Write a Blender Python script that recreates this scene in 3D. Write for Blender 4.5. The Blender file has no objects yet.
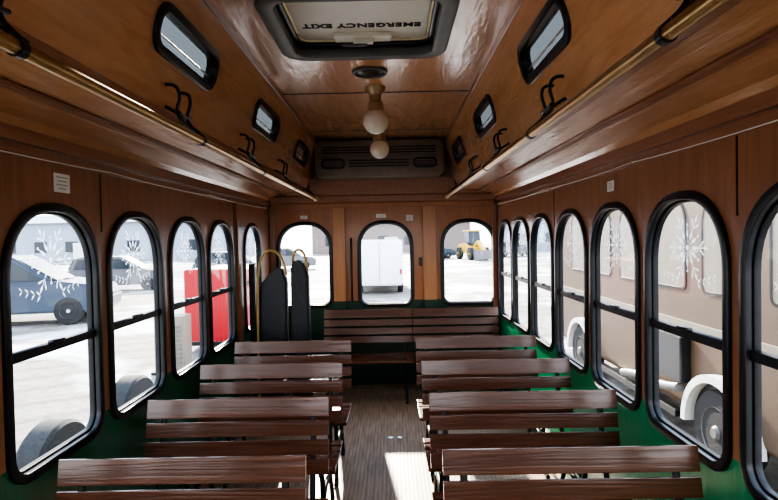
import bpy, bmesh, math, random
from mathutils import Matrix, Vector
random.seed(3)
S = bpy.context.scene
COL = S.collection
H = 1.5            # eye height
YB = 5.67          # rear wall
YF = -1.6          # front wall
XW = 1.15          # half width

# ---------------------------------------------------------------- materials
def nt(name):
    m = bpy.data.materials.new(name); m.use_nodes = True
    t = m.node_tree
    return m, t, t.nodes['Principled BSDF']
def plain(name, col, rough=0.5, metal=0.0, noise=0.12, scale=12, bump=0.0, coat=0.0):
    m, t, b = nt(name)
    tc = t.nodes.new('ShaderNodeTexCoord')
    n = t.nodes.new('ShaderNodeTexNoise'); n.inputs['Scale'].default_value = scale; n.inputs['Detail'].default_value = 4
    t.links.new(tc.outputs['Object'], n.inputs['Vector'])
    r = t.nodes.new('ShaderNodeValToRGB')
    r.color_ramp.elements[0].position = 0.3; r.color_ramp.elements[1].position = 0.7
    r.color_ramp.elements[0].color = [c*(1-noise) for c in col]+[1]
    r.color_ramp.elements[1].color = [min(1, c*(1+noise)) for c in col]+[1]
    t.links.new(n.outputs['Fac'], r.inputs['Fac']); t.links.new(r.outputs['Color'], b.inputs['Base Color'])
    b.inputs['Roughness'].default_value = rough; b.inputs['Metallic'].default_value = metal
    b.inputs['Coat Weight'].default_value = coat
    if bump:
        bp = t.nodes.new('ShaderNodeBump'); bp.inputs['Strength'].default_value = bump; bp.inputs['Distance'].default_value = 0.01
        t.links.new(n.outputs['Fac'], bp.inputs['Height']); t.links.new(bp.outputs['Normal'], b.inputs['Normal'])
    return m
def wood(name, dark, light, rough=0.25, scale=(18, 1.2, 18), bump=0.15, green=None, gz=0.8, coat=0.3, rip=0.25, rsc=16, dist=0.006):
    m, t, b = nt(name)
    tc = t.nodes.new('ShaderNodeTexCoord'); mp = t.nodes.new('ShaderNodeMapping')
    mp.inputs['Scale'].default_value = scale
    t.links.new(tc.outputs['Object'], mp.inputs['Vector'])
    n = t.nodes.new('ShaderNodeTexNoise'); n.inputs['Scale'].default_value = 2.0; n.inputs['Detail'].default_value = 8
    n.inputs['Distortion'].default_value = 1.2
    t.links.new(mp.outputs['Vector'], n.inputs['Vector'])
    r = t.nodes.new('ShaderNodeValToRGB')
    r.color_ramp.elements[0].position = 0.32; r.color_ramp.elements[1].position = 0.68
    r.color_ramp.elements[0].color = (*dark, 1); r.color_ramp.elements[1].color = (*light, 1)
    t.links.new(n.outputs['Fac'], r.inputs['Fac'])
    out = r.outputs['Color']
    if green:
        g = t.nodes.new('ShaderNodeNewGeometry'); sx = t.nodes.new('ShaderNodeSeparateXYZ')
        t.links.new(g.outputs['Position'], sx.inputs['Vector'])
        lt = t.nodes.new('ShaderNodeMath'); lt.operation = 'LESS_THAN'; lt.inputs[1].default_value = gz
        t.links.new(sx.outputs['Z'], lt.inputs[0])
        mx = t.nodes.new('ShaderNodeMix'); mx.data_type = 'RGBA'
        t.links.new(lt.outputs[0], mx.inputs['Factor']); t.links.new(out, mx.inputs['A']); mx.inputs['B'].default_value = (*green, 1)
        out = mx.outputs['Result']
    t.links.new(out, b.inputs['Base Color'])
    b.inputs['Roughness'].default_value = rough
    b.inputs['Coat Weight'].default_value = coat; b.inputs['Coat Roughness'].default_value = 0.12
    mp2 = t.nodes.new('ShaderNodeMapping'); mp2.inputs['Scale'].default_value = [max(1.0, q**.35) for q in scale]
    t.links.new(tc.outputs['Object'], mp2.inputs['Vector'])
    n2 = t.nodes.new('ShaderNodeTexNoise'); n2.inputs['Scale'].default_value = rsc; n2.inputs['Detail'].default_value = 3
    t.links.new(mp2.outputs['Vector'], n2.inputs['Vector'])
    ad = t.nodes.new('ShaderNodeMath'); ad.operation = 'MULTIPLY_ADD'; ad.inputs[1].default_value = rip
    t.links.new(n2.outputs['Fac'], ad.inputs[0]); t.links.new(n.outputs['Fac'], ad.inputs[2])
    bp = t.nodes.new('ShaderNodeBump'); bp.inputs['Strength'].default_value = bump; bp.inputs['Distance'].default_value = dist
    t.links.new(ad.outputs[0], bp.inputs['Height']); t.links.new(bp.outputs['Normal'], b.inputs['Normal']); t.links.new(bp.outputs['Normal'], b.inputs['Coat Normal'])
    return m
def glassmat(name, tint=(.97, .98, .98), refl=.7):
    m = bpy.data.materials.new(name); m.use_nodes = True; t = m.node_tree; t.nodes.clear()
    o = t.nodes.new('ShaderNodeOutputMaterial'); tr = t.nodes.new('ShaderNodeBsdfTransparent'); gl = t.nodes.new('ShaderNodeBsdfGlossy')
    tr.inputs['Color'].default_value = (*tint, 1); gl.inputs['Roughness'].default_value = 0.02
    g = t.nodes.new('ShaderNodeNewGeometry'); mi = t.nodes.new('ShaderNodeMapRange')
    mi.inputs['To Min'].default_value = 1.5; mi.inputs['To Max'].default_value = 1/1.5
    t.links.new(g.outputs['Backfacing'], mi.inputs['Value'])
    f = t.nodes.new('ShaderNodeFresnel'); t.links.new(mi.outputs[0], f.inputs['IOR'])
    mu = t.nodes.new('ShaderNodeMath'); mu.operation = 'MULTIPLY'; mu.inputs[1].default_value = refl; mu.use_clamp = True
    mx = t.nodes.new('ShaderNodeMixShader')
    t.links.new(f.outputs[0], mu.inputs[0]); t.links.new(mu.outputs[0], mx.inputs[0]); t.links.new(tr.outputs[0], mx.inputs[1]); t.links.new(gl.outputs[0], mx.inputs[2])
    t.links.new(mx.outputs[0], o.inputs[0]); return m
def etched(name):
    m = bpy.data.materials.new(name); m.use_nodes = True; t = m.node_tree; t.nodes.clear()
    o = t.nodes.new('ShaderNodeOutputMaterial'); tr = t.nodes.new('ShaderNodeBsdfTranslucent'); d = t.nodes.new('ShaderNodeBsdfDiffuse')
    n = t.nodes.new('ShaderNodeTexNoise'); n.inputs['Scale'].default_value = 60
    r = t.nodes.new('ShaderNodeValToRGB'); r.color_ramp.elements[0].color = (.8, .82, .84, 1); r.color_ramp.elements[1].color = (.97, .97, .97, 1)
    t.links.new(n.outputs['Fac'], r.inputs['Fac'])
    tr.inputs['Color'].default_value = (.97, .98, .98, 1); t.links.new(r.outputs['Color'], d.inputs['Color'])
    mx = t.nodes.new('ShaderNodeMixShader'); mx.inputs[0].default_value = 0.25
    t.links.new(tr.outputs[0], mx.inputs[1]); t.links.new(d.outputs[0], mx.inputs[2])
    tp = t.nodes.new('ShaderNodeBsdfTransparent'); m2 = t.nodes.new('ShaderNodeMixShader'); m2.inputs[0].default_value = .3
    t.links.new(mx.outputs[0], m2.inputs[1]); t.links.new(tp.outputs[0], m2.inputs[2]); t.links.new(m2.outputs[0], o.inputs[0]); return m

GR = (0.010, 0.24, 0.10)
GR_SHADED = (0.006, 0.10, 0.048)  # same green paint as the right wall, left-side shade mixed into the colour
GR_SHADED_REAR = (0.005, 0.045, 0.022)  # green darkened further: shade at the rear and below the benches painted in
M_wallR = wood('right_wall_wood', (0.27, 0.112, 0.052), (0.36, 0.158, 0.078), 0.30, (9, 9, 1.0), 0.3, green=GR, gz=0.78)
M_wall = wood('left_wall_wood', (0.25, 0.108, 0.052), (0.35, 0.155, 0.078), 0.30, (9, 9, 1.0), 0.3, green=GR_SHADED, gz=0.78)
M_back = wood('rear_wood', (0.37, 0.148, 0.058), (0.44, 0.185, 0.075), 0.35, (9, 9, 1.0), 0.2, green=GR_SHADED_REAR, gz=0.86)
M_ceil = wood('ceiling_wood', (0.54, 0.26, 0.115), (0.65, 0.335, 0.16), 0.22, (10, 1.4, 10), 0.42, coat=0.8, rip=.45, rsc=14, dist=.006)
M_trim = wood('trim_wood', (0.26, 0.11, 0.055), (0.35, 0.16, 0.08), 0.28, (20, 1.0, 20), 0.2)
M_pil = wood('pilaster_wood', (0.46, 0.20, 0.08), (0.56, 0.26, 0.11), 0.35, (20, 20, 1), 0.2, green=GR_SHADED_REAR, gz=0.86)
M_bench = wood('bench_wood', (0.080, 0.026, 0.012), (0.155, 0.052, 0.023), 0.24, (1.0, 22, 22), 0.15, coat=0.45)
M_black = plain('black_rubber', (0.010, 0.011, 0.013), 0.30, 0, 0.3, 20)
M_iron = plain('cast_iron', (0.015, 0.015, 0.017), 0.4, 0.4, 0.3, 30)
M_brass = plain('brass', (0.48, 0.33, 0.16), 0.32, 1.0, 0.15, 8)
M_glass = glassmat('window_glass')
M_tglass = glassmat('tinted_glass', (.06, .065, .065), 1.0)
M_etch = etched('etched_glass')
M_green = plain('green_paint', GR_SHADED, 0.4, 0, 0.1)
M_pad = plain('black_vinyl', (0.018, 0.02, 0.026), 0.45, 0, 0.3, 40, 0.1)
M_yel = plain('yellow_paint', (0.60, 0.36, 0.04), 0.35)
M_tany = plain('tan_tube', (0.50, 0.34, 0.12), 0.35)
M_grey = plain('dark_grey_plastic', (0.12, 0.115, 0.105), 0.4)
M_acg = plain('air_conditioner_grey', (0.21, 0.165, 0.13), 0.4)
M_white = plain('white_plastic', (0.75, 0.73, 0.68), 0.4, 0, 0.04)
M_creamp = plain('cream_plastic', (0.80, 0.75, 0.63), 0.4, 0, 0.05, 4)
M_fit = plain('bronze_fitter', (0.42, 0.29, 0.17), 0.35, 0.5, 0.1)
M_paper = plain('paper', (0.8, 0.78, 0.72), 0.7, 0, 0.05)
M_ink = plain('ink', (0.03, 0.03, 0.03), 0.7)
M_inkl = plain('faded_ink', (0.40, 0.38, 0.36), 0.7)
M_steel = plain('steel', (0.6, 0.6, 0.58), 0.3, 1.0)
M_dsteel = plain('dull_rim_steel', (0.16, 0.15, 0.14), 0.5, 0.3)
M_tyre = plain('tyre', (0.02, 0.02, 0.02), 0.8, 0, 0.3, 30, 0.2)
M_tan = plain('tan_paint', (0.105, 0.062, 0.034), 0.5, 0, 0.10, 2)
M_cream = plain('cream_paint', (0.22, 0.18, 0.135), 0.4, 0, 0.08)
M_red = plain('red_paint', (0.40, 0.006, 0.012), 0.45, 0, 0.05, 2)
M_car1 = plain('blue_car_paint', (0.025, 0.045, 0.075), 0.4, 0.1, 0.05, 2, coat=0.3)
M_car2 = plain('white_car_paint', (0.75, 0.76, 0.78), 0.25, 0, 0.04, 2, coat=0.8)
M_car3 = plain('grey_car_paint', (0.12, 0.125, 0.135), 0.35, 0.2, 0.05, 2, coat=0.5)
M_dglass = plain('dark_car_glass', (0.02, 0.03, 0.04), 0.15, 0, 0.1)
M_bld = plain('pale_siding', (0.30, 0.34, 0.40), 0.7, 0, 0.06, 0.5)
M_bld2 = plain('brown_brick', (0.22, 0.17, 0.15), 0.8, 0, 0.15, 4)
M_globe, t, b = nt('milky_globe')
n = t.nodes.new('ShaderNodeTexNoise'); n.inputs['Scale'].default_value = 20
r = t.nodes.new('ShaderNodeValToRGB'); r.color_ramp.elements[0].color = (.66, .58, .46, 1); r.color_ramp.elements[1].color = (.80, .72, .60, 1)
t.links.new(n.outputs['Fac'], r.inputs['Fac']); t.links.new(r.outputs['Color'], b.inputs['Base Color'])
b.inputs['Roughness'].default_value = 0.2; b.inputs['Subsurface Weight'].default_value = 0.4
M_hatch = bpy.data.materials.new('translucent_hatch'); M_hatch.use_nodes = True; t = M_hatch.node_tree; t.nodes.clear()
o = t.nodes.new('ShaderNodeOutputMaterial'); tr = t.nodes.new('ShaderNodeBsdfTranslucent'); d = t.nodes.new('ShaderNodeBsdfPrincipled')
n = t.nodes.new('ShaderNodeTexNoise'); n.inputs['Scale'].default_value = 3
r = t.nodes.new('ShaderNodeValToRGB'); r.color_ramp.elements[0].color = (.60, .53, .40, 1); r.color_ramp.elements[1].color = (.7, .63, .5, 1)
t.links.new(n.outputs['Fac'], r.inputs['Fac']); t.links.new(r.outputs['Color'], d.inputs['Base Color']); d.inputs['Roughness'].default_value = 0.4
tr.inputs['Color'].default_value = (.8, .70, .55, 1)
mx = t.nodes.new('ShaderNodeMixShader'); mx.inputs[0].default_value = 0.8
t.links.new(tr.outputs[0], mx.inputs[1]); t.links.new(d.outputs[0], mx.inputs[2]); t.links.new(mx.outputs[0], o.inputs[0])
M_floor, t, b = nt('ribbed_floor')
tc = t.nodes.new('ShaderNodeTexCoord')
w = t.nodes.new('ShaderNodeTexWave'); w.wave_type = 'BANDS'; w.bands_direction = 'X'; w.inputs['Scale'].default_value = 13.0; w.inputs['Distortion'].default_value = 0.0
t.links.new(tc.outputs['Object'], w.inputs['Vector'])
mp = t.nodes.new('ShaderNodeMapping'); mp.inputs['Scale'].default_value = (24, 2, 1); t.links.new(tc.outputs['Object'], mp.inputs['Vector'])
n = t.nodes.new('ShaderNodeTexNoise'); n.inputs['Scale'].default_value = 2; n.inputs['Detail'].default_value = 6; t.links.new(mp.outputs['Vector'], n.inputs['Vector'])
r = t.nodes.new('ShaderNodeValToRGB'); r.color_ramp.elements[0].color = (.23, .135, .075, 1); r.color_ramp.elements[1].color = (.42, .27, .17, 1)
r.color_ramp.elements[0].position = .3; r.color_ramp.elements[1].position = .7
t.links.new(n.outputs['Fac'], r.inputs['Fac'])
r2 = t.nodes.new('ShaderNodeValToRGB'); r2.color_ramp.elements[0].color = (.72, .70, .68, 1); r2.color_ramp.elements[0].position = .1; r2.color_ramp.elements[1].position = .35
t.links.new(w.outputs['Fac'], r2.inputs['Fac'])
mx = t.nodes.new('ShaderNodeMix'); mx.data_type = 'RGBA'; mx.blend_type = 'MULTIPLY'; mx.inputs['Factor'].default_value = 1
t.links.new(r.outputs['Color'], mx.inputs['A']); t.links.new(r2.outputs['Color'], mx.inputs['B']); t.links.new(mx.outputs['Result'], b.inputs['Base Color'])
bp = t.nodes.new('ShaderNodeBump'); bp.inputs['Strength'].default_value = .2; bp.inputs['Distance'].default_value = .002
t.links.new(w.outputs['Fac'], bp.inputs['Height']); t.links.new(bp.outputs['Normal'], b.inputs['Normal']); b.inputs['Roughness'].default_value = .5
M_snow, t, b = nt('snowy_lot')
tc = t.nodes.new('ShaderNodeTexCoord')
n = t.nodes.new('ShaderNodeTexNoise'); n.inputs['Scale'].default_value = .22; n.inputs['Detail'].default_value = 10; n.inputs['Distortion'].default_value = .6; n.inputs['Roughness'].default_value = .6
t.links.new(tc.outputs['Object'], n.inputs['Vector'])
r = t.nodes.new('ShaderNodeValToRGB'); r.color_ramp.elements[0].position = .48; r.color_ramp.elements[1].position = .58
r.color_ramp.elements[0].color = (0, 0, 0, 1); r.color_ramp.elements[1].color = (1, 1, 1, 1)
t.links.new(n.outputs['Fac'], r.inputs['Fac'])
n2 = t.nodes.new('ShaderNodeTexNoise'); n2.inputs['Scale'].default_value = 7; n2.inputs['Detail'].default_value = 10; n2.inputs['Roughness'].default_value = .7
t.links.new(tc.outputs['Object'], n2.inputs['Vector'])
r3 = t.nodes.new('ShaderNodeValToRGB'); r3.color_ramp.elements[0].position = .35; r3.color_ramp.elements[1].position = .65
r3.color_ramp.elements[0].color = (.125, .11, .092, 1); r3.color_ramp.elements[1].color = (.27, .245, .21, 1)
t.links.new(n2.outputs['Fac'], r3.inputs['Fac'])
mpw = t.nodes.new('ShaderNodeMapping'); mpw.inputs['Rotation'].default_value = (0, 0, math.radians(62)); t.links.new(tc.outputs['Object'], mpw.inputs['Vector'])
wv = t.nodes.new('ShaderNodeTexWave'); wv.bands_direction = 'X'; wv.inputs['Scale'].default_value = .35; wv.inputs['Distortion'].default_value = 3; wv.inputs['Detail'].default_value = 3; wv.inputs['Detail Scale'].default_value = .6
t.links.new(mpw.outputs['Vector'], wv.inputs['Vector'])
r4 = t.nodes.new('ShaderNodeValToRGB'); r4.color_ramp.elements[0].position = .0; r4.color_ramp.elements[1].position = .35
r4.color_ramp.elements[0].color = (.6, .6, .6, 1); r4.color_ramp.elements[1].color = (1, 1, 1, 1)
t.links.new(wv.outputs['Fac'], r4.inputs['Fac'])
mA = t.nodes.new('ShaderNodeMix'); mA.data_type = 'RGBA'; mA.blend_type = 'MULTIPLY'; mA.inputs['Factor'].default_value = 1
t.links.new(r3.outputs['Color'], mA.inputs['A']); t.links.new(r4.outputs['Color'], mA.inputs['B'])
mB = t.nodes.new('ShaderNodeMix'); mB.data_type = 'RGBA'
t.links.new(r.outputs['Color'], mB.inputs['Factor']); t.links.new(mA.outputs['Result'], mB.inputs['A']); mB.inputs['B'].default_value = (.55, .55, .56, 1)
t.links.new(mB.outputs['Result'], b.inputs['Base Color']); b.inputs['Roughness'].default_value = .8

# ---------------------------------------------------------------- helpers
def tag(ob, label=None, cat=None, group=None, kind=None):
    if label: ob['label'] = label
    if cat: ob['category'] = cat
    if group: ob['group'] = group
    if kind: ob['kind'] = kind
def finish(name, me, mat, parent=None, smooth=False, kind=None, label=None, cat=None, group=None):
    bm = bmesh.new(); bm.from_mesh(me); bmesh.ops.recalc_face_normals(bm, faces=bm.faces); bm.to_mesh(me); bm.free()
    ob = bpy.data.objects.new(name, me); COL.objects.link(ob)
    me.materials.clear(); me.materials.append(mat)
    if smooth:
        for p in me.polygons: p.use_smooth = True
        me.set_sharp_from_angle(angle=math.radians(40))
    if parent: ob.parent = parent
    tag(ob, label, cat, group, kind)
    return ob
def empty(name, loc, label, cat, group=None, kind=None, rot=0):
    e = bpy.data.objects.new(name, None); e.empty_display_size = .1; e.location = loc; e.rotation_euler[2] = rot
    COL.objects.link(e); tag(e, label, cat, group, kind); return e
def sheet(loops, c0, c1, mapping, bevel=0.0):
    cu = bpy.data.curves.new('t', 'CURVE'); cu.dimensions = '2D'; cu.fill_mode = 'BOTH'
    cu.extrude = (c1-c0)/2 - bevel; cu.bevel_depth = bevel; cu.bevel_resolution = 1
    for lp in loops:
        s = cu.splines.new('POLY'); s.points.add(len(lp)-1); s.use_cyclic_u = True
        for i, p in enumerate(lp): s.points[i].co = (p[0], p[1], 0, 1)
    ob = bpy.data.objects.new('t', cu); COL.objects.link(ob)
    dg = bpy.context.evaluated_depsgraph_get(); dg.update()
    me = bpy.data.meshes.new_from_object(ob.evaluated_get(dg))
    bpy.data.objects.remove(ob); bpy.data.curves.remove(cu)
    cm = (c0+c1)/2
    for v in me.vertices:
        v.co = mapping(v.co.x, v.co.y, v.co.z+cm)
    bm = bmesh.new(); bm.from_mesh(me); bmesh.ops.remove_doubles(bm, verts=bm.verts, dist=1e-5); bm.to_mesh(me); bm.free()
    return me
def pane_me(loop, c, mapping):
    bm = bmesh.new(); bm.faces.new([bm.verts.new(mapping(p[0], p[1], c)) for p in loop])
    me = bpy.data.meshes.new('m'); bm.to_mesh(me); bm.free(); return me
def tube_me(paths, rad, res=3, smooth=True, cyc=False):
    cu = bpy.data.curves.new('t', 'CURVE'); cu.dimensions = '3D'; cu.bevel_depth = rad; cu.bevel_resolution = res; cu.use_fill_caps = True
    for pts in paths:
        if smooth and len(pts) > 2:
            s = cu.splines.new('NURBS'); s.points.add(len(pts)-1); s.order_u = 3; s.use_endpoint_u = not cyc; s.resolution_u = 6
        else:
            s = cu.splines.new('POLY'); s.points.add(len(pts)-1)
        s.use_cyclic_u = cyc
        for i, p in enumerate(pts): s.points[i].co = (*p, 1)
    ob = bpy.data.objects.new('t', cu); COL.objects.link(ob)
    dg = bpy.context.evaluated_depsgraph_get(); dg.update()
    me = bpy.data.meshes.new_from_object(ob.evaluated_get(dg))
    bpy.data.objects.remove(ob); bpy.data.curves.remove(cu); return me
def boxes_me(bl, bevel=0.0):
    bm = bmesh.new()
    for b in bl:
        x0, x1, y0, y1, z0, z1 = b[:6]
        g = bmesh.ops.create_cube(bm, size=1, matrix=Matrix.Translation(((x0+x1)/2, (y0+y1)/2, (z0+z1)/2)) @ Matrix.Diagonal((abs(x1-x0), abs(y1-y0), abs(z1-z0), 1)))
        if len(b) > 6:
            c = Vector(((x0+x1)/2, (y0+y1)/2, (z0+z1)/2))
            bmesh.ops.rotate(bm, verts=g['verts'], cent=c, matrix=Matrix.Rotation(b[6], 3, 'X'))
    if bevel: bmesh.ops.bevel(bm, geom=bm.edges[:], offset=bevel, segments=2, affect='EDGES', profile=.7)
    me = bpy.data.meshes.new('m'); bm.to_mesh(me); bm.free(); return me
def prism_me(pts, mapping, d0, d1, bevel=0.0):
    bm = bmesh.new()
    a = [bm.verts.new(mapping(p[0], p[1], d0)) for p in pts]; b = [bm.verts.new(mapping(p[0], p[1], d1)) for p in pts]
    bm.faces.new(a); bm.faces.new(b[::-1]); n = len(pts)
    for i in range(n): bm.faces.new((a[i], b[i], b[(i+1) % n], a[(i+1) % n]))
    bmesh.ops.recalc_face_normals(bm, faces=bm.faces)
    if bevel: bmesh.ops.bevel(bm, geom=bm.edges[:], offset=bevel, segments=2, affect='EDGES')
    me = bpy.data.meshes.new('m'); bm.to_mesh(me); bm.free(); return me
def lathe_me(prof, center, axis='Z', seg=28):
    bm = bmesh.new(); rings = []
    for r_, h_ in prof:
        ring = []
        for i in range(seg):
            a = 2*math.pi*i/seg
            p = (r_*math.cos(a), r_*math.sin(a), h_)
            if axis == 'X': p = (h_, p[0], p[1])
            if axis == 'Y': p = (p[0], h_, p[1])
            ring.append(bm.verts.new(Vector(p)+Vector(center)))
        rings.append(ring)
    for k in range(len(rings)-1):
        for i in range(seg): bm.faces.new((rings[k][i], rings[k][(i+1) % seg], rings[k+1][(i+1) % seg], rings[k+1][i]))
    bm.faces.new(rings[0]); bm.faces.new(rings[-1][::-1])
    me = bpy.data.meshes.new('m'); bm.to_mesh(me); bm.free(); return me
def arch(w, z0, z1, rb=.08, cx=0., inset=0., rise=.95):
    w = w-2*inset; z0 += inset; z1 -= inset; rb = max(.01, rb-inset)
    pts = []; hw = w/2; ry = hw*rise
    for i in range(25):
        a = math.pi*i/24; ca, sa = math.cos(a), math.sin(a)
        k = 0.88
        pts.append((cx+hw*math.copysign(abs(ca)**k, ca), z1-ry+ry*abs(sa)**k))
    for i in range(7):
        a = math.pi+math.pi/2*i/6; pts.append((cx-hw+rb+rb*math.cos(a), z0+rb+rb*math.sin(a)))
    for i in range(7):
        a = 1.5*math.pi+math.pi/2*i/6; pts.append((cx+hw-rb+rb*math.cos(a), z0+rb+rb*math.sin(a)))
    return pts
def rrect(x0, x1, y0, y1, r_, n=6):
    pts = []
    for cx, cy, a0 in ((x1-r_, y1-r_, 0), (x0+r_, y1-r_, 90), (x0+r_, y0+r_, 180), (x1-r_, y0+r_, 270)):
        for i in range(n+1):
            a = math.radians(a0+90*i/n); pts.append((cx+r_*math.cos(a), cy+r_*math.sin(a)))
    return pts
def rect(x0, x1, y0, y1): return [(x0, y0), (x1, y0), (x1, y1), (x0, y1)]

# ---------------------------------------------------------------- room shell
def mapL(a, b, c): return Vector((-XW+c, a, b))
def mapR(a, b, c): return Vector((XW-c, a, b))
def mapB(a, b, c): return Vector((a, YB-c, b))
def mapD(a, b, c): return Vector((a, YB-.0095-c, b))
def mapF(a, b, c): return Vector((a, YF+c, b))
WT = H+.37
LC = [-0.53, .12, .77, 1.41, 2.045, 2.70, 3.38, 4.04, 4.95]
RC = [-0.53, .12, .77, 1.41, 2.055, 2.70, 3.345, 3.99, 4.635, 5.25]
BC = [-.80, .02, .86]
ZW0, ZW1 = .705, 1.645
ZB0, ZB1 = .80, 1.665
def hole(cx, w=.55): return arch(w, ZW0+.015, ZW1-.015, .09, cx)
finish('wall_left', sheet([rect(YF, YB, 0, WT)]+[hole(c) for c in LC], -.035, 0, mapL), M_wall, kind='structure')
finish('wall_right', sheet([rect(YF, YB, 0, WT)]+[hole(c) for c in RC], -.035, 0, mapR), M_wallR, kind='structure')
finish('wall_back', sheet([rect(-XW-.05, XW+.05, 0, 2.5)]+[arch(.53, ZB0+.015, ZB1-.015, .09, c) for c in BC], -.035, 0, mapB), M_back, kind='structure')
finish('wall_front', sheet([rect(-XW-.05, XW+.05, 0, 2.5), rrect(-1.0, 1.0, 1.0, 1.80, .1)], -.05, 0, mapF), M_wall, kind='structure')
finish('floor', boxes_me([(-XW-.05, XW+.05, YF, YB, -.08, 0)]), M_floor, kind='structure')
CZ = H+.93
HX0, HX1, HY0, HY1 = -.40, .33, 2.17, 2.88
def mapC(a, b, c): return Vector((a, b, CZ+c))
finish('ceiling', sheet([rect(-.62, .62, YF, YB), rrect(HX0, HX1, HY0, HY1, .09)], 0, .03, mapC), M_ceil, kind='structure')
P0 = (.735, H+.455); P1 = (.60, CZ)
L = math.hypot(P1[0]-P0[0], P1[1]-P0[1]); dx, dz = (P1[0]-P0[0])/L, (P1[1]-P0[1])/L
def mapCl(sgn):
    def f(a, b, c):
        return Vector((sgn*(P0[0]+dx*b+dz*c), a, P0[1]+dz*b-dx*c))
    return f
CW = [-.45, .82, 2.12, 3.42, 4.72]
cb0, cb1 = .20, .335
for sgn, nm in ((-1, 'left'), (1, 'right')):
    f = mapCl(sgn)
    finish('wall_upper_'+nm, sheet([rect(YF, YB, 0, L)]+[rrect(c-.29, c+.29, cb0, cb1, .06) for c in CW], 0, .03, f), M_ceil, kind='structure')
    prof = [(XW+.02, WT-.01), (XW-.01, WT+.0), (XW-.05, WT+.035), (1.0, WT+.062), (.85, WT+.08), (.735, WT+.088)]
    bm = bmesh.new(); row = []
    for (x, z) in prof:
        row.append([bm.verts.new((sgn*x, YF, z)), bm.verts.new((sgn*x, YB, z)), bm.verts.new((sgn*x, YB, z+.02)), bm.verts.new((sgn*x, YF, z+.02))])
    for i in range(len(row)-1):
        for k in range(4): bm.faces.new((row[i][k], row[i][(k+1) % 4], row[i+1][(k+1) % 4], row[i+1][k]))
    bm.faces.new(row[0]); bm.faces.new(row[-1][::-1])
    me = bpy.data.meshes.new('m'); bm.to_mesh(me); bm.free()
    finish('ceiling_side_'+nm, me, M_ceil, kind='structure')
tn = [0]
def trim(me, mat, smooth=False):
    tn[0] += 1
    return finish('trim_%d' % tn[0], me, mat, kind='structure', smooth=smooth)
for s in (-1, 1):
    def B(x0, x1, z0, z1, m=M_trim):
        a, b_ = sorted((s*x0, s*x1)); trim(boxes_me([(a, b_, YF, YB-.002, z0, z1)], .004), m)
    B(XW-.028, XW, WT-.035, WT+.012)
    B(XW-.014, XW, WT-.075, WT-.05)
    B(.93, .96, WT+.055, WT+.068)
    B(.70, .745, H+.425, H+.46)
    B(.60, .63, CZ-.03, CZ-.0)
for y in (1.55, 3.62, 4.9):
    trim(boxes_me([(-.6, .6, y-.005, y+.005, CZ-.004, CZ+.001)]), M_iron)
for s, ys in ((-1, (1.07, 2.38, 4.38, 4.53)), (1, (1.73, 3.67))):
    for y in ys:
        a, b_ = sorted((s*(XW-.003), s*XW)); trim(boxes_me([(a, b_, y-.003, y+.003, ZW1-.1 if y < 4 else .5, WT-.08)]), M_iron)
trim(boxes_me([(-XW, -XW+.02, 4.43, 4.51, .1, WT-.08)], .004), M_trim)
trim(boxes_me([(-XW+.03, XW-.03, YB-.10, YB-.0, WT-.02, WT+.05)], .01), M_trim)
trim(boxes_me([(-XW+.03, XW-.03, YB-.045, YB, WT-.07, WT-.02)], .008), M_back)
bk = [(-XW, WT+.05), (-.72, WT+.09), (-.70, H+.575), (.70, H+.575), (.72, WT+.09), (XW, WT+.05)]
trim(prism_me(bk, lambda a, b, c: Vector((a, YB-c, b)), 0, .20, .0), M_trim)
for x0, x1 in ((-.51, -.385), (.40, .53)):
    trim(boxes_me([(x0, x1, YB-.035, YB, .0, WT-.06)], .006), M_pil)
trim(boxes_me([(-1.145, -1.10, YB-.03, YB, 0, WT-.06)], .006), M_trim)
trim(boxes_me([(1.10, 1.145, YB-.03, YB, 0, WT-.06)], .006), M_trim)
for s in (-1, 1):
    a, b_ = sorted((s*(XW-.018), s*XW))
    finish('baseboard_'+('left' if s < 0 else 'right'), boxes_me([(a, b_, YF, YB, 0, .10)], .004), M_green, kind='structure')

d = finish('door_1', sheet([rect(-.375, .39, .04, WT-.07), arch(.53, ZB0+.015, ZB1-.015, .09, .02)], .001, .009, mapB), M_back, kind='structure')
finish('door_handle', tube_me([[(-.325, YB-.02, .86), (-.325, YB-.055, .88), (-.325, YB-.055, 1.1), (-.325, YB-.055, 1.46), (-.325, YB-.02, 1.49)]], .012), M_black, d, True, label='black upright door bar')
for z in (.75, 1.2):
    finish('hinge', boxes_me([(.355, .39, YB-.022, YB-.009, z, z+.09)], .003), M_black, d)

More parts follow.
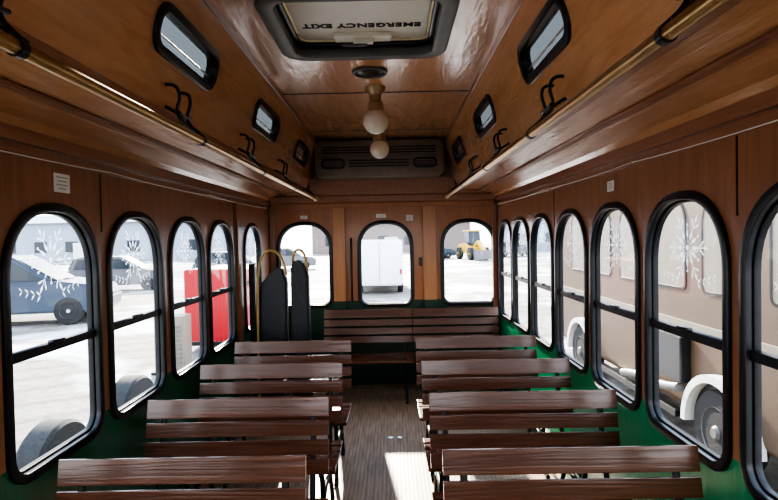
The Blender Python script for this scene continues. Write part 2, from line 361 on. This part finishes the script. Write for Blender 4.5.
# ---------------------------------------------------------------- arched windows
def snowflake(mp, cx, cz, R):
    bm = bmesh.new()
    def poly(ps): bm.faces.new([bm.verts.new(mp(cx+p[0], cz+p[1], 0)) for p in ps])
    def rot(ps, a):
        c, s = math.cos(a), math.sin(a); return [(x*c-y*s, x*s+y*c) for x, y in ps]
    for k in range(12):
        a = k*math.pi/6; r1 = R*(1.0 if k % 2 == 0 else .66)
        poly(rot([(.12*R, -.007*R), (r1*.90, -.012*R), (r1*.90, .012*R), (.12*R, .007*R)], a))
        poly(rot([(.24*R, 0), (.36*R, -.055*R), (.58*R, 0), (.36*R, .055*R)], a))
        if k % 2 == 0:
            poly(rot([(.74*R, 0), (.86*R, -.045*R), (1.02*R, 0), (.86*R, .045*R)], a))
            for s in (-1, 1):
                poly(rot([(.58*R, 0), (.75*R, s*.18*R), (.83*R, s*.19*R), (.72*R, s*.08*R)][::s], a))
        else:
            q0 = .04*R
            poly(rot([(r1*.95+q0*math.cos(q*math.pi/4), q0*math.sin(q*math.pi/4)) for q in range(8)], a))
    poly([(.08*R*math.cos(q*math.pi/6), .08*R*math.sin(q*math.pi/6)) for q in range(12)])
    for s in (-1, 1):
        for j in range(4):
            t0 = .45+.22*j; px = s*t0*R*1.1; pz = (-.92+.06*j)*R
            for up in (-1, 1):
                w_ = (.18-.015*j)*R; an = (up*.75-.1 if s > 0 else math.pi-up*.75+.1)
                poly([(px+c0*w_*math.cos(an)-d0*w_*math.sin(an), pz+c0*w_*math.sin(an)+d0*w_*math.cos(an)) for c0, d0 in ((0, 0), (.5, -.16), (1.2, 0), (.5, .16))])
    me = bpy.data.meshes.new('m'); bm.to_mesh(me); bm.free(); return me
wn = [0]
def window(mp, c, w, z0, z1, bar=1.125, flake=True, sash=True):
    wn[0] += 1
    fr = finish('window_%d' % wn[0], sheet([arch(w, z0, z1, .10, c), arch(w, z0, z1, .10, c, .027)], -.036, .014, mp, .003), M_black, smooth=True, kind='structure')
    finish('sash', sheet([arch(w, z0, z1, .10, c, .025), arch(w, z0, z1, .10, c, .036)], -.030, -.008, mp, .002), M_iron, fr, True)
    finish('glass_pane', pane_me(arch(w, z0, z1, .10, c, .031), -.018, mp), M_glass, fr)
    if sash:
        hw = w/2-.030
        finish('crossbar', sheet([rect(c-hw, c+hw, bar-.013, bar+.013)], -.030, .0, mp, .003), M_iron, fr)
        finish('latch', sheet([rect(c-.035, c+.035, bar+.013, bar+.023)], -.015, .008, mp, .002), M_black, fr)
    if flake:
        finish('etched_snowflake', snowflake(lambda a, b, cc: mp(a, b, -.016), c, H-.06, .135), M_etch, fr, label='white etched snowflake ornament')
    return fr
for c in LC: window(mapL, c, .585, ZW0, ZW1)
for c in RC: window(mapR, c, .585, ZW0, ZW1)
for c in BC: window(mapB, c, .565, ZB0-.005, ZB1+.005, sash=False, flake=False)
for sgn in (-1, 1):
    f = mapCl(sgn)
    for c in CW:
        wn[0] += 1
        fr = finish('window_%d' % wn[0], sheet([rrect(c-.305, c+.305, cb0-.015, cb1+.015, .07), rrect(c-.28, c+.28, cb0+.01, cb1-.01, .05)], -.012, .035, f, .004), M_black, smooth=True, kind='structure')
        finish('glass_pane', pane_me(rrect(c-.285, c+.285, cb0+.005, cb1-.005, .05), .015, f), M_tglass, fr)
        finish('sliding_rail', tube_me([[f(c-.26, cb0+.045, .008), f(c+.26, cb0+.045, .008)]], .004, 2), M_steel, fr)

# ---------------------------------------------------------------- ceiling hatch
hx, hy = (HX0+HX1)/2, (HY0+HY1)/2
e = empty('roof_hatch', (hx, hy, CZ), 'dark framed emergency roof hatch with cream panel in the ceiling', 'roof hatch')
def loc(me, ob):
    for v in me.vertices: v.co -= ob.location
    return me
def mk(name, me, mat, par, smooth=False, label=None): return finish(name, loc(me, par), mat, par, smooth, label=label)
mk('frame', sheet([rrect(HX0-.035, HX1+.035, HY0-.035, HY1+.03, .12), rrect(HX0+.02, HX1-.02, HY0+.02, HY1-.02, .08)], -.015, .03, mapC, .008), M_grey, e, True)
mk('shaft', sheet([rrect(HX0-.0, HX1+.0, HY0, HY1, .09), rrect(HX0+.015, HX1-.015, HY0+.015, HY1-.015, .08)], .031, .10, mapC), M_steel, e)
mk('gasket', sheet([rrect(HX0+.02, HX1-.02, HY0+.02, HY1-.02, .08), rrect(HX0+.045, HX1-.045, HY0+.045, HY1-.045, .06)], .035, .055, mapC, .004), M_black, e, True)
mk('panel', sheet([rrect(HX0+.0, HX1-.0, HY0+.0, HY1-.0, .07)], .10, .115, mapC), M_hatch, e, label='cream translucent hatch panel')
mk('inner_panel', sheet([rrect(HX0+.065, HX1-.065, HY0+.06, HY1-.09, .04)], .050, .0995, mapC, .008), M_creamp, e, True)
mk('latch', boxes_me([(hx-.14, hx+.14, HY1-.19, HY1-.10, CZ+.03, CZ+.050), (hx-.05, hx+.05, HY1-.16, HY1-.12, CZ+.010, CZ+.03)], .01), M_creamp, e, True)
mk('latch_lever', boxes_me([(hx-.10, hx+.02, HY1-.145, HY1-.13, CZ-.002, CZ+.010)], .004), M_grey, e)
def text_me(s, size, matrix, ext=.001):
    cu = bpy.data.curves.new('t', 'FONT'); cu.body = s; cu.size = size; cu.extrude = ext; cu.align_x = 'CENTER'; cu.align_y = 'CENTER'
    cu.offset = .0022; cu.space_character = 1.08
    ob = bpy.data.objects.new('t', cu); COL.objects.link(ob)
    dg = bpy.context.evaluated_depsgraph_get(); dg.update()
    me = bpy.data.meshes.new_from_object(ob.evaluated_get(dg)); bpy.data.objects.remove(ob); bpy.data.curves.remove(cu)
    me.transform(matrix); return me
mk('lettering', text_me('EMERGENCY EXIT', .064, Matrix.Translation((hx, HY1-.275, CZ+.0485)) @ Matrix.Rotation(math.pi, 4, 'Z') @ Matrix.Rotation(math.pi, 4, 'X')), M_ink, e, label='dark emergency exit lettering')

# ---------------------------------------------------------------- ceiling lamps, speaker
for y in (3.5, 4.6):
    z = H+.72
    e = empty('ceiling_lamp', (0.0, y, CZ), 'milky glass globe lamp on a bronze fitter under the wooden ceiling', 'lamp', 'globe lamps along the ceiling')
    mk('canopy', lathe_me([(.065, 0), (.06, -.02), (.045, -.035), (.04, -.05)], (0, y, CZ)), M_fit, e, True)
    mk('fitter', lathe_me([(.036, -.05), (.036, -.085), (.05, -.10), (.052, -.14), (.045, -.145)], (0, y, CZ)), M_fit, e, True)
    pr = [(.079*math.sin(math.radians(a))+.0005, .079*math.cos(math.radians(a))) for a in range(0, 181, 10)]
    mk('globe', lathe_me(pr, (0, y, z)), M_globe, e, True)
sp = empty('ceiling_speaker', (-.02, 3.16, CZ), 'round dark recessed fixture in the wooden ceiling', 'ceiling vent')
mk('rim', lathe_me([(.10, 0), (.10, -.012), (.085, -.018), (.08, -.008), (.079, 0)], (-.02, 3.16, CZ)), M_grey, sp, True)
mk('grille', lathe_me([(.078, -.004), (.06, -.014), (.03, -.014), (.001, -.016)], (-.02, 3.16, CZ)), M_black, sp, True)

# ---------------------------------------------------------------- brass rails with hooks
for s in (-1, 1):
    x = s*.586; z = H+.355
    e = empty('handrail', (x, 2, z), 'long brass grab rail hung below the ceiling edge', 'handrail', 'overhead grab rails')
    mk('rail', tube_me([[(x, YF+.05, z), (x, 4.97, z)]], .015, 4, False), M_brass, e, True)
    mk('end_cap', lathe_me([(.018, -.01), (.022, 0), (.022, .02), (.012, .03)], (x, 4.97, z), 'Y'), M_brass, e, True)
    mk('end_bracket', tube_me([[(x, 4.9, z), (x+s*.03, 4.92, z+.06), (x+s*.10, 4.94, H+.44)]], .010), M_black, e, True)
    for y in (.0, 1.02, 2.0, 2.95, 3.9):
        ps = []
        for dy in (-.05, .05):
            ps.append([(x+s*.10, y+dy*1.2, H+.54), (x+s*.065, y+dy*1.2, H+.545), (x+s*.05, y+dy, H+.50), (x+s*.07, y+dy, H+.45), (x+s*.05, y+dy*.8, H+.41), (x+s*.0, y+dy*.5, H+.372)])
        ps.append([(x+s*.055, y-.06, H+.445), (x+s*.055, y, H+.435), (x+s*.055, y+.06, H+.445)])
        ps.append([(x+s*.125, y, H+.48), (x+s*.09, y, H+.46), (x+s*.055, y, H+.435)])
        mk('bracket', tube_me(ps, .006, 2), M_black, e, True, label='curved black iron bracket')
        mk('collar', lathe_me([(.018, -.010), (.018, .010)], (x, y, z), 'Y'), M_black, e, True)
for s in (-1, 1):
    x = s*(XW-.030)
    e = empty('pull_cord', (x, 2, H+.315), 'thin bell pull cord strung along the wall above the windows', 'cord', 'bell cords')
    ys = [YF+.1, -.3, 1.07, 2.42, 3.75, 5.4]
    pts = []
    for i in range(len(ys)-1):
        for q in range(6):
            u = q/6; pts.append((x, ys[i]+(ys[i+1]-ys[i])*u, H+.300-.010*4*u*(1-u)))
    pts.append((x, ys[-1], H+.300))
    mk('cord', tube_me([pts], .0022, 1, False), M_paper, e, True)
    for y in ys[1:]:
        mk('cord_guide', boxes_me([(min(s*XW, x-s*.003), max(s*XW, x-s*.003), y-.004, y+.004, H+.294, H+.310)], .001), M_brass, e)

# ---------------------------------------------------------------- air conditioner
ay0 = YB-.42
e = empty('air_conditioner', (0, YB-.3, H+.59), 'grey-brown wide air conditioner with louvres mounted above the rear beam', 'air conditioner')
K = .022
def mapA(a, b, c): return Vector((a, ay0+c, b))
mk('housing', sheet([rrect(-.61, .57, H+.56+K, H+.875+K, .05)], 0, .40, mapA, .015), M_acg, e, True)
mk('louvre', boxes_me([(-.55, .51, ay0-.008, ay0+.02, H+z+K, H+z+.010+K) for z in (.765, .79, .815)], .002), M_iron, e)
mk('grille', boxes_me([(-.30, .26, ay0-.012, ay0+.02, H+z+K, H+z+.012+K) for z in (.638, .665, .692)], .002), M_black, e)
mk('panel_lip', boxes_me([(-.58, .54, ay0-.014, ay0+.01, H+.733+K, H+.743+K)], .003), M_dsteel, e)
for xc in (-.45, .41):
    mk('air_vent', sheet([rrect(xc-.11, xc+.11, H+.625+K, H+.715+K, .04), rrect(xc-.098, xc+.098, H+.637+K, H+.703+K, .03)], -.014, .004, mapA, .003), M_black, e, True)
    mk('vent_fins', boxes_me([(xc-.092, xc+.092, ay0-.006, ay0+.01, H+.644+K+i*.018, H+.651+K+i*.018) for i in range(4)]), M_black, e)
trim(boxes_me([(-.70, .70, YB-.02, YB, H+.57, CZ)]), M_trim)

# ---------------------------------------------------------------- benches
def make_bench(w):
    parts = []
    hw = w/2; th = .015
    def P(name, me, sm=False, mat=M_bench): parts.append((name, me, sm, mat))
    bl = []; z = .79
    for hgt in (.082, .064, .064, .064):
        zc = z-hgt/2
        yc = -(.79-zc)*.20
        bl.append((-hw, hw, yc-th/2, yc+th/2, zc-hgt/2, zc+hgt/2, -.19)); z -= hgt+.016
    P('backrest', boxes_me(bl, .0015), False)
    bl = []
    for i in range(6):
        y = -.115-i*.072; zz = .372-.012*math.sin(i/5*math.pi)+.008*(i/5)
        bl.append((-hw, hw, y-.031, y+.031, zz-.020, zz))
    P('seat', boxes_me(bl, .0015), False)
    for s in (-1, 1):
        x = s*(hw-.07)
        paths = [
            [(x, .018, .77), (x, -.018, .62), (x, -.072, .42), (x, -.10, .335), (x, -.10, .335)],
            [(x, -.09, .335), (x, -.25, .325), (x, -.42, .332), (x, -.50, .352)],
            [(x, -.10, .335), (x, -.13, .20), (x, -.06, .10), (x, -.02, .012)],
            [(x, -.46, .335), (x, -.42, .20), (x, -.47, .10), (x, -.50, .012)],
            [(x, -.125, .19), (x, -.28, .26), (x, -.425, .19)],
            [(x, -.06, .012), (x, .0, .012)], [(x, -.54, .012), (x, -.46, .012)]]
        P('bench_end', tube_me(paths, .013, 3), True, M_iron)
    return parts
cache = {}
def bench(xc, y, w, label, grp):
    key = round(w, 3)
    e = empty('bench', (xc, y, 0), label, 'bench', grp)
    if key not in cache:
        obs = [finish(n, me, mat, e, sm) for n, me, sm, mat in make_bench(w)]
        cache[key] = obs
    else:
        for o_ in cache[key]:
            c = o_.copy(); c.parent = e; COL.objects.link(c)
    return e
cx = .085
for y in (1.81, 2.48, 3.17, 3.87):
    bench((-1.105-.295)/2+cx, y+.01, .81, 'dark red-brown slatted wooden bench with black iron ends beside the aisle', 'slatted passenger benches')
for y in (1.84, 2.52, 3.18, 3.93):
    bench((.155+1.0)/2+cx, y+.01, .845, 'dark red-brown slatted wooden bench with black iron ends beside the aisle', 'slatted passenger benches')
bench(-.165, 5.52, .865, 'slatted wooden bench against the rear door', 'rear benches')
bench(.70, 5.52, .845, 'slatted wooden bench against the rear wall', 'rear benches')

# ---------------------------------------------------------------- wheelchair lift
e = empty('wheelchair_lift', (-.9, 4.75, 0), 'folded wheelchair lift with black padded panels and yellow handrails', 'wheelchair lift')
mk('padded_panel', prism_me([(-1.03, .03), (-.80, .03), (-.79, 1.15), (-.83, 1.27), (-.90, 1.25), (-1.02, 1.12)], lambda a, b, c: Vector((a, c, b)), 4.62, 4.70, .015), M_pad, e, True, 'black padded lift panel')
mk('padded_panel', prism_me([(-.775, .03), (-.61, .03), (-.62, 1.20), (-.66, 1.31), (-.72, 1.33), (-.765, 1.27)], lambda a, b, c: Vector((a, c, b)), 4.66, 4.76, .015), M_pad, e, True, 'black padded lift panel')
mk('handrail', tube_me([[(-1.03, 4.58, .1), (-1.03, 4.58, .8), (-1.02, 4.58, 1.2), (-.99, 4.58, 1.36), (-.92, 4.59, 1.42), (-.84, 4.60, 1.38), (-.80, 4.61, 1.28), (-.79, 4.61, 1.2)]], .011), M_tany, e, True)
mk('handrail', tube_me([[(-.75, 4.72, 1.2), (-.75, 4.70, 1.30), (-.74, 4.66, 1.38), (-.69, 4.66, 1.42), (-.64, 4.66, 1.37), (-.63, 4.70, 1.25), (-.63, 4.72, 1.15)]], .011), M_tany, e, True)
mk('base_frame', boxes_me([(-1.08, -.58, 4.57, 4.85, .0, .06), (-1.1, -1.05, 4.60, 4.66, .06, 1.3)], .008), M_iron, e)

# ---------------------------------------------------------------- small notices and floor plates
def lines_me(mp, a, b, w, h):
    bm = bmesh.new()
    for i in range(4):
        zc = b+h*.3-i*h*.2; k = (.38, .30, .36, .24)[i]
        bm.faces.new([bm.verts.new(mp(a+p*w*k, zc+q*h*.03, .0036)) for p, q in ((-1, -1), (1, -1), (1, 1), (-1, 1))])
    me = bpy.data.meshes.new('m'); bm.to_mesh(me); bm.free(); return me
def notice(mp, a, b, w, h, label):
    n_ = finish('notice', sheet([rect(a-w/2, a+w/2, b-h/2, b+h/2)], .001, .003, mp), M_paper, label=label, cat='notice')
    finish('printed_lines', lines_me(mp, a, b, w, h), M_inkl, n_)
notice(mapL, 2.10, H+.225, .10, .07, 'small white printed notice stuck above an arched window')
notice(mapR, 2.72, H+.225, .08, .05, 'small white printed notice stuck above an arched window')
notice(mapD, -.02, H+.215, .10, .04, 'small white printed notice above the rear door window')
notice(mapD, .27, H+.19, .07, .06, 'small white printed notice beside the rear door window')
notice(mapB, -.80, H+.215, .07, .035, 'small white printed notice above a rear arched window')
for x in (.02, .09):
    finish('floor_bolt_cap', lathe_me([(.026, 0), (.024, .006), (.008, .009)], (x+.03, 4.15, 0)), M_steel, smooth=True, label='shiny oval metal cap set in the ribbed aisle floor', cat='floor cap', group='floor caps in the aisle')

# ---------------------------------------------------------------- outside
GZ = -.9
finish('ground', boxes_me([(-120, 120, -60, 160, GZ-.2, GZ)]), M_snow, kind='structure')
def wheel(par, x, y, z, r_, w, axis='Y', hub=M_steel):
    o1 = finish('wheel', lathe_me([(r_*.6, -w/2), (r_*.95, -w/2), (r_, -w/2+.03), (r_, w/2-.03), (r_*.95, w/2), (r_*.6, w/2)], (x, y, z), axis), M_tyre, par, True)
    finish('hubcap', lathe_me([(r_*.12, -w/2-.03), (r_*.2, -w/2+.02), (r_*.5, -w/2+.05), (r_*.6, -w/2-.01), (r_*.6, w/2+.01), (r_*.45, w/2-.03), (r_*.1, w/2-.03)], (x, y, z), axis), hub, o1, True)
def car(x, y, rot, paint, label, van=False, sc=1.0):
    e = empty('car', (x, y, GZ), label, 'car', rot=rot); e.scale = (sc, sc, sc)
    mpp = lambda a, b, c: Vector((a, c, b))
    if van: body = [(-2.5, .35), (-2.5, 2.0), (-2.4, 2.15), (1.2, 2.15), (1.9, 1.3), (2.5, 1.05), (2.55, .35)]
    else: body = [(-2.25, .3), (-2.35, .6), (-2.25, 1.05), (1.15, 1.08), (2.1, .95), (2.3, .65), (2.25, .3)]
    finish('body', prism_me(body, mpp, -.92, .92, .05), paint, e, True)
    if not van:
        finish('cabin', prism_me([(-2.2, 1.0), (-1.9, 1.62), (-1.6, 1.7), (.2, 1.7), (1.15, 1.02)], mpp, -.80, .80, .05), paint, e, True)
        finish('side_glass', prism_me([(-1.95, 1.1), (-1.75, 1.58), (.15, 1.6), (.9, 1.1)], mpp, -.83, .83, .0), M_dglass, e)
        finish('windscreen', prism_me([(-2.24, 1.1), (-1.98, 1.6), (.33, 1.62), (1.16, 1.1)], mpp, -.7, .7), M_dglass, e)
    else:
        finish('side_glass', prism_me([(.3, 1.3), (.3, 1.9), (1.2, 1.9), (1.75, 1.3)], mpp, -.93, .93), M_dglass, e)
        for sy in (-1, 1):
            finish('tail_lamp', boxes_me([(-2.53, -2.5, sy*.84-.04, sy*.84+.04, .8, 1.0)], .01), M_red, e)
        finish('door_seam', boxes_me([(-2.51, -2.5, -.01, .01, .5, 2.05)]), M_grey, e)
    for wx in (-1.45, 1.45):
        for wy in (-.82, .82): wheel(e, wx, wy, .34, .34, .22)
car(-11.4, 17.0, math.radians(14), M_car1, 'dark blue sport utility car parked on the snowy lot', sc=1.2)
car(-17.5, 23.5, math.radians(20), M_car1, 'dark blue sport utility car parked on the snowy lot')
car(-13.5, 28, math.radians(10), M_car3, 'grey sport utility car parked on the snowy lot')
car(-9.5, 34, math.radians(5), M_car1, 'dark blue car parked beyond the red trailer')
car(-8.2, 44, math.radians(8), M_car3, 'grey car parked far across the lot')
car(-2.9, 55, math.radians(0), M_car3, 'grey car parked far across the lot')
car(-.45, 26, math.radians(90), M_car2, 'white delivery van parked behind the rear door', True, 1.06)
car(13.5, 62, math.radians(15), M_car3, 'grey car parked far across the lot')
car(4.5, 60, math.radians(5), M_car1, 'dark blue car parked far across the lot')
e = empty('red_trailer', (-3.6, 12.2, GZ), 'bright red enclosed cargo trailer standing on the lot', 'trailer')
finish('box_body', prism_me(rrect(-.65, .65, .30, 1.80, .06), lambda a, b, c: Vector((a, c, b)), -.6, 1.6, .0), M_red, e, True)
for s in (-1, 1): wheel(e, s*.65, .6, .35, .35, .16, 'X')
finish('bumper', boxes_me([(-.6, .6, -.68, -.6, .22, .30)], .01), M_iron, e)
e = empty('utility_cabinet', (-3.95, 10.2, GZ), 'pale grey metal utility cabinet with louvres beside the bus', 'utility cabinet')
finish('body', boxes_me([(-.27, .27, -.2, .2, .05, 1.05)], .02), M_cream, e, True)
finish('louvre', boxes_me([(-.22, .22, -.212, -.2, .2+i*.08, .24+i*.08) for i in range(9)], .003), M_dsteel, e)
finish('plinth', boxes_me([(-.32, .32, -.25, .25, 0, .05)]), M_iron, e)
for (x, y) in ((-2.85, 4.75), (-2.9, 6.3)):
    e = empty('spare_tyre', (x, y, GZ), 'black truck tyre with pale rim standing beside the bus', 'tyre', 'truck tyres beside the bus')
    finish('tread', lathe_me([(.27, -.12), (.41, -.12), (.44, -.09), (.44, .09), (.41, .12), (.27, .12)], (0, 0, .44), 'X', 36), M_tyre, e, True)
    finish('rim', lathe_me([(.27, -.10), (.20, -.03), (.06, -.03), (.05, -.08), (.01, -.08), (.01, .08), (.20, .03), (.27, .10)], (0, 0, .44), 'X', 36), M_cream, e, True)
e = empty('parked_trolley', (4.4, 7, GZ), 'tan trolley bus parked alongside with cream fenders and arched windows', 'bus')
mpx = lambda a, b, c: Vector((c, a, b))
finish('body', prism_me(rrect(-1.1, 1.1, .40, 3.15, .15), lambda a, b, c: Vector((a, c, b)), -5.5, 3.8), M_tan, e, True)
for i in range(8):
    yy = -4.7+i*1.05
    f1 = finish('side_window', sheet([arch(.74, 1.75, 2.8, .08, yy), arch(.74, 1.75, 2.8, .08, yy, .03)], -.03, .01, lambda a, b, c: Vector((-1.1-c, a, b))), M_iron, e)
    finish('window_pane', sheet([arch(.74, 1.75, 2.8, .08, yy, .03)], 0, .006, lambda a, b, c: Vector((-1.1-c, a, b))), M_cream, f1)  # pale fill imitates arch-shaped reflections in the bus glass
finish('waist_rail', boxes_me([(-1.13, -1.1, -5.5, 3.8, 1.35, 1.42), (-1.12, -1.1, -5.5, 3.8, 2.9, 2.95)], .004), M_cream, e)
for yy in (-1.55, 2.4):
    wheel(e, -1.05, yy, .42, .42, .26, 'X', M_dsteel)
    out = [(yy+.60*math.cos(math.pi*i/20), .38+.60*math.sin(math.pi*i/20)) for i in range(21)]
    inn = [(yy+.52*math.cos(math.pi*i/20), .38+.52*math.sin(math.pi*i/20)) for i in range(20, -1, -1)]
    finish('fender', prism_me(out+inn, mpx, -1.22, -1.08), M_white, e, True)
    finish('wheel_arch', prism_me(inn, mpx, -1.115, -1.05), M_black, e)
finish('side_box', boxes_me([(-1.22, -1.1, -.95, -.45, .75, 1.25)], .02), M_black, e)
finish('exhaust_pipe', tube_me([[(-1.2, -.9, .7), (-1.2, -.5, .6), (-1.2, .2, .6), (-1.2, .6, .5)]], .05), M_dsteel, e, True)
finish('running_board', boxes_me([(-1.2, -1.1, -.8, 1.7, .34, .42)], .01), M_black, e)
e = empty('wheel_loader', (8.2, 56, GZ), 'yellow wheel loader parked on the snowy lot', 'loader', rot=math.radians(-75))
mpp = lambda a, b, c: Vector((a, c, b))
finish('body', prism_me([(-2.4, .7), (-2.4, 1.5), (-.4, 1.7), (.4, 1.4), (1.6, 1.2), (1.6, .7)], mpp, -.7, .7, .05), M_yel, e, True)
finish('cab', prism_me([(-.9, 1.6), (-.8, 2.8), (.35, 2.8), (.6, 1.4)], mpp, -.6, .6, .05), M_dglass, e, True)
finish('cab_roof', boxes_me([(-1.0, .5, -.7, .7, 2.8, 2.92)], .03), M_yel, e)
finish('boom', prism_me([(.6, 1.5), (1.4, 1.9), (2.9, .9), (2.8, .6), (1.4, 1.5), (.7, 1.2)], mpp, -.2, .2, .02), M_yel, e)
finish('bucket', prism_me([(2.8, .1), (3.7, .15), (3.2, .3), (2.95, 1.0), (2.7, .9)], mpp, -1.1, 1.1, .01), M_grey, e)
for wx in (-1.6, 1.3):
    for wy in (-.8, .8): wheel(e, wx, wy, .62, .62, .4, 'Y', M_yel)
def building(x0, x1, y, h, mat, label):
    e = empty('building', ((x0+x1)/2, y, GZ), label, 'building'); w2 = (x1-x0)/2
    finish('walls', boxes_me([(-w2, w2, 0, 10, 0, h)]), mat, e)
    finish('roof', prism_me([(-.6, h), (5, h+1.2), (10.6, h)], lambda a, b, c: Vector((c, a, b)), -w2-.5, w2+.5), M_bld, e)
    finish('window_row', boxes_me([(-w2+2+i*4, -w2+3.6+i*4, -.05, 0, 1.2, 2.6) for i in range(int((2*w2-3)/4))]), M_dglass, e)
    finish('door', boxes_me([(-1, 1, -.06, 0, 0, 2.4)], .02), M_white, e)
building(-60, -20, 72, 5.0, M_bld, 'long pale low building far across the lot')
building(-12, 12, 85, 4.5, M_bld2, 'low brown brick building far across the lot')
building(16, 50, 80, 5.5, M_bld, 'pale low building far across the lot')
e = empty('building', (-48, 18, GZ), 'long pale low building across the lot beside parked cars', 'building')
finish('walls', boxes_me([(-8, 0, -25, 35, 0, 4.0)]), M_bld, e)
finish('window_row', boxes_me([(0, .05, -22+i*5, -20+i*5, 1.2, 2.6) for i in range(11)]), M_dglass, e)
finish('door', boxes_me([(0, .06, 1, 3, 0, 2.4)], .02), M_white, e)

# ---------------------------------------------------------------- light
W = bpy.data.worlds.new('World'); S.world = W; W.use_nodes = True; t = W.node_tree
bg = t.nodes['Background']; tc = t.nodes.new('ShaderNodeTexCoord'); sx = t.nodes.new('ShaderNodeSeparateXYZ')
t.links.new(tc.outputs['Generated'], sx.inputs[0])
r = t.nodes.new('ShaderNodeValToRGB'); r.color_ramp.elements[0].position = 0; r.color_ramp.elements[1].position = .6
r.color_ramp.elements[0].color = (.96, .98, 1.0, 1); r.color_ramp.elements[1].color = (.60, .75, .98, 1)
t.links.new(sx.outputs['Z'], r.inputs['Fac']); t.links.new(r.outputs['Color'], bg.inputs['Color']); bg.inputs['Strength'].default_value = 3.8
sun = bpy.data.lights.new('sun', 'SUN'); sun.energy = 15; sun.angle = .02; sun.color = (1, .90, .76)
so = bpy.data.objects.new('sun', sun); COL.objects.link(so)
el, az = math.radians(25), math.radians(7.5)   # low winter sun behind the bus
dirv = Vector((-math.sin(az)*math.cos(el), math.cos(az)*math.cos(el), math.sin(el)))
so.rotation_euler = dirv.to_track_quat('Z', 'Y').to_euler(); so.location = (-5, 5, 8)

# ---------------------------------------------------------------- camera
cam = bpy.data.cameras.new('cam'); cam.sensor_width = 36; cam.lens = 560/778*36; cam.clip_start = .02; cam.clip_end = 500
co = bpy.data.objects.new('camera', cam); COL.objects.link(co)
co.matrix_world = Matrix.Translation((cx, 0, H)) @ Matrix.Rotation(math.radians(.3), 4, 'Z') @ Matrix.Rotation(math.radians(90-1.33), 4, 'X') @ Matrix.Rotation(math.radians(-1.1), 4, 'Z')
S.camera = co
S.view_settings.view_transform = 'AgX'
S.view_settings.look = 'AgX - High Contrast'
S.view_settings.exposure = 0.55
